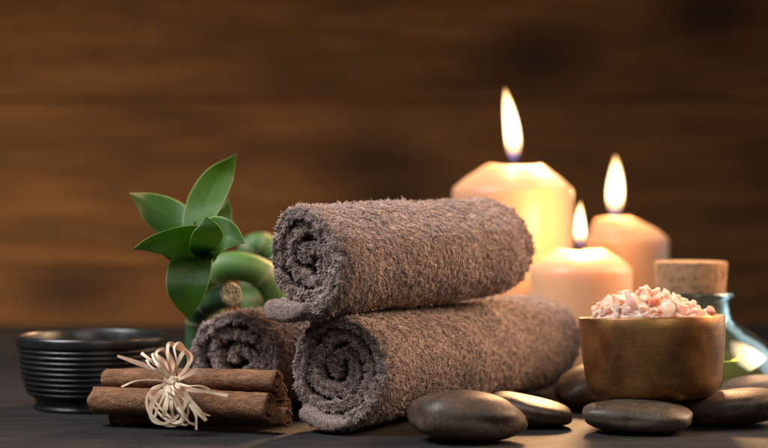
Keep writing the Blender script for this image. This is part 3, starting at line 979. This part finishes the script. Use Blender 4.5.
quill(at(112, 416, 1.003), at(288, 417, 0.966), 0.0061, 4, roll=R(10))
quill(at(130, 405, 1.018), at(288, 406, 0.978), 0.0048, 5, roll=R(150))

# raffia bow
bow = []
bow_t, bow_u, bow_f = [], [], []
def ribbon(pts, wdt=0.0016, thk=0.00022, twist=0.0, face=(0, -1, 0.15), taper=0.12, n=8):
    path = catmull(pts, n)
    V, Fc = [], []
    m = len(path)
    for i, q in enumerate(path):
        t = (path[min(i + 1, m - 1)] - path[max(i - 1, 0)]).normalized()
        f = i / (m - 1)
        nf = Vector(face); nf = (nf - t * nf.dot(t))
        if nf.length < 1e-3: nf = t.orthogonal()
        nf.normalize()
        s = t.cross(nf)
        an = twist * f + 0.22 * math.sin(f * 5 + len(bow))
        a = s * math.cos(an) + nf * math.sin(an); b_ = nf * math.cos(an) - s * math.sin(an)
        w_ = 1.15 * wdt / 2 * (0.85 + 0.25 * math.sin(f * 9 + len(bow) * 2)) * (1 - taper * max(0, abs(f - 0.5) * 2 - 0.8) / 0.2)
        for (cx, cy) in ((-1, -0.5), (-0.35, -1.0), (0.4, -0.5), (1, -0.7), (1, 0.5), (-1, 0.6)):
            V.append(q - cb_loc + a * (cx * w_) + b_ * (cy * thk)); bow_u.append(cx); bow_f.append(f)
    for i in range(m - 1):
        for k in range(6):
            k2 = (k + 1) % 6
            Fc.append((i * 6 + k, i * 6 + k2, (i + 1) * 6 + k2, (i + 1) * 6 + k))
    Fc.append(tuple(range(5, -1, -1))); Fc.append(tuple((m - 1) * 6 + k for k in range(6)))
    bow.append((V, Fc)); bow_t.extend([random.Random(len(bow) * 31).uniform(0.35, 1.0)] * len(V))
YK = 0.958
def A(*l): return [at(px, py, YK + dy) for px, py, dy in l]
K = (171, 381)
# bands round the sticks
cx_, cy_ = at(171, 396, 0.985).x, 0.985
for i, dx in enumerate((-0.0022, -0.0006, 0.0010, 0.0024)):
    ring = []
    for a in np.linspace(0, 2 * math.pi, 17):
        ring.append(Vector((cx_ + dx + 0.0008 * math.sin(a * 2 + i), 0.988 + 0.0165 * math.cos(a), 0.0178 + 0.0172 * math.sin(a))))
    ribbon(ring, 0.0016, 0.0003, face=(1, 0, 0), taper=0)
# loose ends
ribbon(A((172, 380, 0), (158, 371, -0.004), (140, 364, -0.006), (117, 356, -0.006)), 0.0021)
ribbon(A((172, 380, 0), (162, 368, -0.002), (150, 360, -0.003), (141, 353, 0.0)), 0.0022)
ribbon(A((170, 382, 0), (152, 380, -0.004), (136, 381, -0.006), (121, 387, -0.007)), 0.0008)
ribbon(A((172, 381, 0), (182, 378, -0.004), (194, 372, -0.004), (205, 371, -0.001)), 0.0026)
ribbon(A((173, 382, -0.002), (190, 389, -0.007), (208, 392, -0.008), (228, 395, -0.006)), 0.0018)
ribbon(A((173, 383, -0.002), (190, 391, -0.008), (209, 393, -0.008), (227, 396.5, -0.007)), 0.0010)
ribbon(A((173, 383, -0.002), (186, 395, -0.009), (196, 409, -0.011), (206, 421, -0.010)), 0.0030, twist=0.5)
ribbon(A((172, 384, -0.002), (186, 400, -0.010), (195, 414, -0.012), (196, 430, -0.012)), 0.0017)
ribbon(A((168, 384, -0.002), (178, 408, -0.012), (188, 422, -0.012), (196, 425, -0.010)), 0.0014)
# upper loops
ribbon(A((172, 381, -0.002), (160, 362, -0.006), (156, 353, -0.004), (164, 350, 0.001), (172, 364, 0.003), (173, 381, 0)), 0.0024)
ribbon(A((173, 381, -0.002), (168, 360, -0.007), (168, 345, -0.003), (175, 346, 0.002), (190, 356, 0.004), (186, 369, 0.002), (174, 381, 0)), 0.0024)
ribbon(A((171, 381, -0.002), (177, 364, -0.008), (184, 352, -0.004), (189, 360, 0.0), (181, 374, 0.0), (173, 381, 0)), 0.0018)
ribbon(A((171, 380, -0.002), (160, 368, -0.008), (154, 360, -0.006), (153, 354, 0), (164, 362, 0.004), (172, 380, 0)), 0.0018)
ribbon(A((172, 381, -0.002), (176, 362, -0.009), (174, 347, -0.006), (181, 344, -0.001), (188, 362, 0.002), (174, 381, 0)), 0.0013)
ribbon(A((171, 381, -0.002), (156, 371, -0.007), (150, 366, -0.006), (146, 360, -0.003)), 0.0012)
ribbon(A((173, 382, -0.002), (187, 386, -0.008), (199, 386, -0.009), (210, 390, -0.008)), 0.0011)
ribbon(A((172, 383, -0.002), (183, 399, -0.010), (199, 412, -0.011), (210, 416, -0.010)), 0.0013)
# lower loops
def oloop(cx, cy, rx, ry, rot, dy, wd):
    L_ = [(K[0], K[1] + 2, -0.001)]
    for a in np.linspace(R(120), R(-240 + 180 + 0), 1): pass
    for a in np.linspace(R(-250), R(70), 11):
        x = cx + rx * math.cos(a) * math.cos(rot) - ry * math.sin(a) * math.sin(rot)
        y = cy + rx * math.cos(a) * math.sin(rot) - ry * math.sin(a) * math.cos(rot)
        L_.append((x, y, -0.009 - dy * math.sin(a * 0.5 + 1) ))
    L_.append((K[0] + 2, K[1] + 2, -0.001))
    ribbon(A(*L_), wd, n=6)
oloop(167, 406, 21, 20, 0.1, 0.001, 0.0015)
oloop(168, 405, 18, 19, -0.2, 0.003, 0.0022)
oloop(166, 405, 16, 18, 0.3, 0.004, 0.0017)
oloop(169, 407, 19, 18, 0.5, 0.002, 0.0012)
for x0, x1, wd in ((158, 154, 0.0014), (165, 163, 0.0026), (171, 173, 0.0024), (176, 182, 0.0016)):
    ribbon(A((170, 383, -0.003), ((170 + x0) / 2, 395, -0.010), (x0, 407, -0.012), (x1, 418, -0.010)), wd)
# knot
for (x0, y0, x1, y1, wd) in ((165.5, 378, 177, 384, 0.0030), (166, 382.5, 177, 378.5, 0.0026), (170, 375.5, 172.5, 387, 0.0022), (167, 376.5, 176, 386.5, 0.0018)):
    mx_, my_ = (x0 + x1) / 2, (y0 + y1) / 2
    ribbon(A((x0, y0, 0.000), (x0 * 0.7 + mx_ * 0.3, y0 * 0.7 + my_ * 0.3, -0.0042), (mx_, my_, -0.0064 - 0.0004 * len(bow) % 3 * 0.0001), (x1 * 0.7 + mx_ * 0.3, y1 * 0.7 + my_ * 0.3, -0.0042), (x1, y1, 0.000)), wd, 0.0003, taper=0)
kv = []
bm = bmesh.new(); bmesh.ops.create_uvsphere(bm, u_segments=20, v_segments=12, radius=1)
q0 = at(171.5, 381, YK - 0.003) - cb_loc
for v in bm.verts:
    d = v.co.copy(); k_ = 1 + 0.12 * math.sin(d.z * 9 + d.x * 4)
    v.co = q0 + Vector((d.x * 0.0034, d.y * 0.0026, d.z * 0.0030)) * k_
me_k = bpy.data.meshes.new('tmp'); bm.to_mesh(me_k); bm.free()
bow.append(([v.co.copy() for v in me_k.vertices], [tuple(p_.vertices) for p_ in me_k.polygons])); bow_t.extend([0.7] * len(me_k.vertices)); bow_u.extend([math.atan2(v.co.z - q0.z, v.co.x - q0.x) * 2 for v in me_k.vertices]); bow_f.extend([0.5] * len(me_k.vertices))
bpy.data.meshes.remove(me_k)
me = mesh('raffia_bow', *join(bow)); fattr(me, 'tint', bow_t); fattr(me, 'across', bow_u); fattr(me, 'along', bow_f)
link('raffia_bow', me, M_RAFF, bundle, smooth=False)

# ------------------------------------------------------------------ lucky bamboo
YP = 1.035
pl_loc = at(198, 300, 1.10); pl_loc.z = 0
plant = thing('lucky_bamboo', 'green lucky bamboo plant with a leaf rosette and bent stalks behind the towels', 'plant', pl_loc)
def stalk(pts, rad, mat, nodes=(), label=None, taper=1.0, cut=False):
    path = [q - pl_loc for q in catmull(pts, 12)]
    m = len(path)
    radii, nd = [], []
    for i in range(m):
        f = i / (m - 1)
        k = max([math.exp(-((f - q) / 0.014) ** 2) for q in nodes] + [0])
        radii.append(rad * (1 + (taper - 1) * f) * (1 + 0.07 * k))
        nd += [min(1, k)] * 28
    me = mesh('stalk', *tube(path, radii, 28))
    fattr(me, 'node', nd)
    o = link('stalk', me, mat, plant)
    if label: o['label'] = label
    if cut:
        t = (path[-1] - path[-2]).normalized()
        a = t.orthogonal().normalized(); b_ = t.cross(a)
        V = [path[-1] + t * 0.0004]; Fc = []
        r = radii[-1]
        for j, (q, h_) in enumerate(((0.45, 0.0003), (0.86, 0.0006), (0.99, 0.0002), (1.0, -0.0008))):
            for k in range(28):
                an = 2 * math.pi * k / 28
                V.append(path[-1] + (a * math.cos(an) + b_ * math.sin(an)) * r * q + t * h_)
        for k in range(28): Fc.append((0, 1 + k, 1 + (k + 1) % 28))
        for j in range(3):
            for k in range(28):
                p0 = 1 + j * 28 + k; p1 = 1 + j * 28 + (k + 1) % 28
                Fc.append((p0, p0 + 28, p1 + 28, p1))
        me = mesh('cut_end', V, Fc); fix_normals(me)
        link('cut_end', me, M_CUT, o)
    return o
def T(px, Y): return Vector(((px - 384) / F_PX * Y, Y, 0.0))
stalk([T(190, 1.10), at(194, 375, 1.10), at(197, 335, 1.10), at(199, 312, 1.095), at(210, 302, 1.085), at(222, 297, 1.07), at(231, 294.5, 1.058)], 0.0078, M_STALK, (0.42, 0.62), 'dark stalk with a cut end', 0.98, True)
stalk([T(215, 1.14), at(214, 350, 1.14), at(208, 308, 1.135), at(207, 287, 1.13), at(220, 269, 1.125), at(243, 267, 1.125), at(264, 276, 1.13), at(279, 300, 1.135), at(286, 340, 1.14), T(288, 1.15)], 0.0098, M_STALK2, (0.2, 0.40, 0.66, 0.85), 'bright green stalk arching behind the rosette')
stalk([T(254, 1.235), at(254, 330, 1.235), at(253, 290, 1.235), at(248, 262, 1.235), at(254, 246, 1.235), at(268, 248, 1.235), at(282, 264, 1.235), at(292, 300, 1.235), T(296, 1.235)], 0.0092, M_STALK2, (0.22, 0.28, 0.46, 0.58, 0.75), 'bright green stalk farthest back')
stalk([at(199, 308, 1.093), at(196, 285, 1.085), at(197, 268, 1.062), at(200, 248, 1.033)], 0.0042, M_STALK2, (0.4,), 'slender shoot carrying the leaves', 0.75)

def leaf(pts, width, mat, side_hint, fold=0.25, cup=0.0, label=None, wpos=0.42, wave=0.0):
    path = [q - pl_loc for q in catmull(pts, 10)]
    m = len(path)
    nu = 9
    V, Fc, UV = [], [], []
    hint = Vector(side_hint)
    for i, q in enumerate(path):
        t = (path[min(i + 1, m - 1)] - path[max(i - 1, 0)]).normalized()
        s = (hint - t * hint.dot(t)).normalized()
        nrm = s.cross(t)
        f = i / (m - 1)
        # lance shape: clasping base, widest before the middle, drawn-out point
        wv = (math.sin(math.pi * f ** (math.log(0.5) / math.log(wpos))) ** (0.62 if f < wpos else 0.62 + 0.55 * (f - wpos) / (1 - wpos))) if 0 < f < 1 else 0.0
        wv = max(wv, 0.30 * (1 - f) ** 3) if f < 1 else 0.0
        hw = 1.14 * width / 2 * wv
        for k in range(nu):
            c = (k / (nu - 1) - 0.5) * 2
            z_ = fold * abs(c) * hw + cup * c * c * hw + wave * hw * math.sin(f * 11 + c * 2) * abs(c)
            V.append(q + s * (c * hw) + nrm * z_)
            UV.append((k / (nu - 1), f))
    for i in range(m - 1):
        for k in range(nu - 1):
            a = i * nu + k
            Fc.append((a, a + 1, a + nu + 1, a + nu))
    me = mesh('leaf', V, Fc)
    uvl = me.uv_layers.new(name='UVMap')
    for lp in me.loops: uvl.data[lp.index].uv = UV[lp.vertex_index]
    o = link('leaf', me, mat, plant)
    sm = o.modifiers.new('thickness', 'SOLIDIFY'); sm.thickness = 0.0005; sm.offset = 0
    sb = o.modifiers.new('smooth', 'SUBSURF'); sb.levels = 1; sb.render_levels = 1
    if label: o['label'] = label
    return o
def La(px, py, Y): return at(px, py, Y - 0.04)
pxw = YP / F_PX
leaf([La(198, 250, 1.07), La(199, 228, 1.075), La(207, 203, 1.08), La(222, 175, 1.08), La(237, 153, 1.075)], 36 * pxw, M_LEAF2, (1, -0.25, 0.45), 0.22, label='bright upright leaf', wpos=0.47)
leaf([La(200, 250, 1.09), La(215, 230, 1.10), La(224, 215, 1.105), La(229, 198, 1.105)], 20 * pxw, M_LEAF, (1, 0.5, 0.4), 0.2)
leaf([La(198, 252, 1.07), La(186, 233, 1.08), La(167, 215, 1.085), La(147, 202, 1.085), La(128, 193, 1.08)], 35 * pxw, M_LEAF, (0.55, -0.30, -1), 0.25, wpos=0.5)
leaf([La(197, 262, 1.07), La(184, 258, 1.06), La(168, 252, 1.05), La(154, 248, 1.045)], 16 * pxw, M_LEAF2, (0.2, -0.5, -1), 0.2)
leaf([La(204, 250, 1.065), La(193, 240, 1.045), La(174, 236, 1.03), La(152, 241, 1.022), La(131, 250, 1.02)], 38 * pxw, M_LEAF, (0.15, -0.75, 0.72), 0.35, wave=0.06, wpos=0.40)
leaf([La(200, 256, 1.045), La(205, 243, 1.022), La(208, 230, 1.012), La(206, 216, 1.012)], 28 * pxw, M_LEAF, (1, 0.05, 0.2), 0.08, wpos=0.45)
leaf([La(199, 254, 1.065), La(211, 243, 1.05), La(227, 238, 1.04), La(246, 243, 1.035)], 40 * pxw, M_LEAF, (0.2, -0.55, -1), 0.30, wpos=0.42)
leaf([La(200, 256, 1.065), La(193, 262, 1.035), La(187, 282, 1.025), La(187, 302, 1.025), La(189, 321, 1.03)], 37 * pxw, M_LEAF, (-1, -0.15, 0.0), 0.16, label='broad drooping leaf', wpos=0.42)
leaf([La(201, 264, 1.06), La(207, 262, 1.045), La(213, 258, 1.04), La(218, 255, 1.04)], 14 * pxw, M_LEAF2, (0.5, -0.6, -0.9), 0.4)
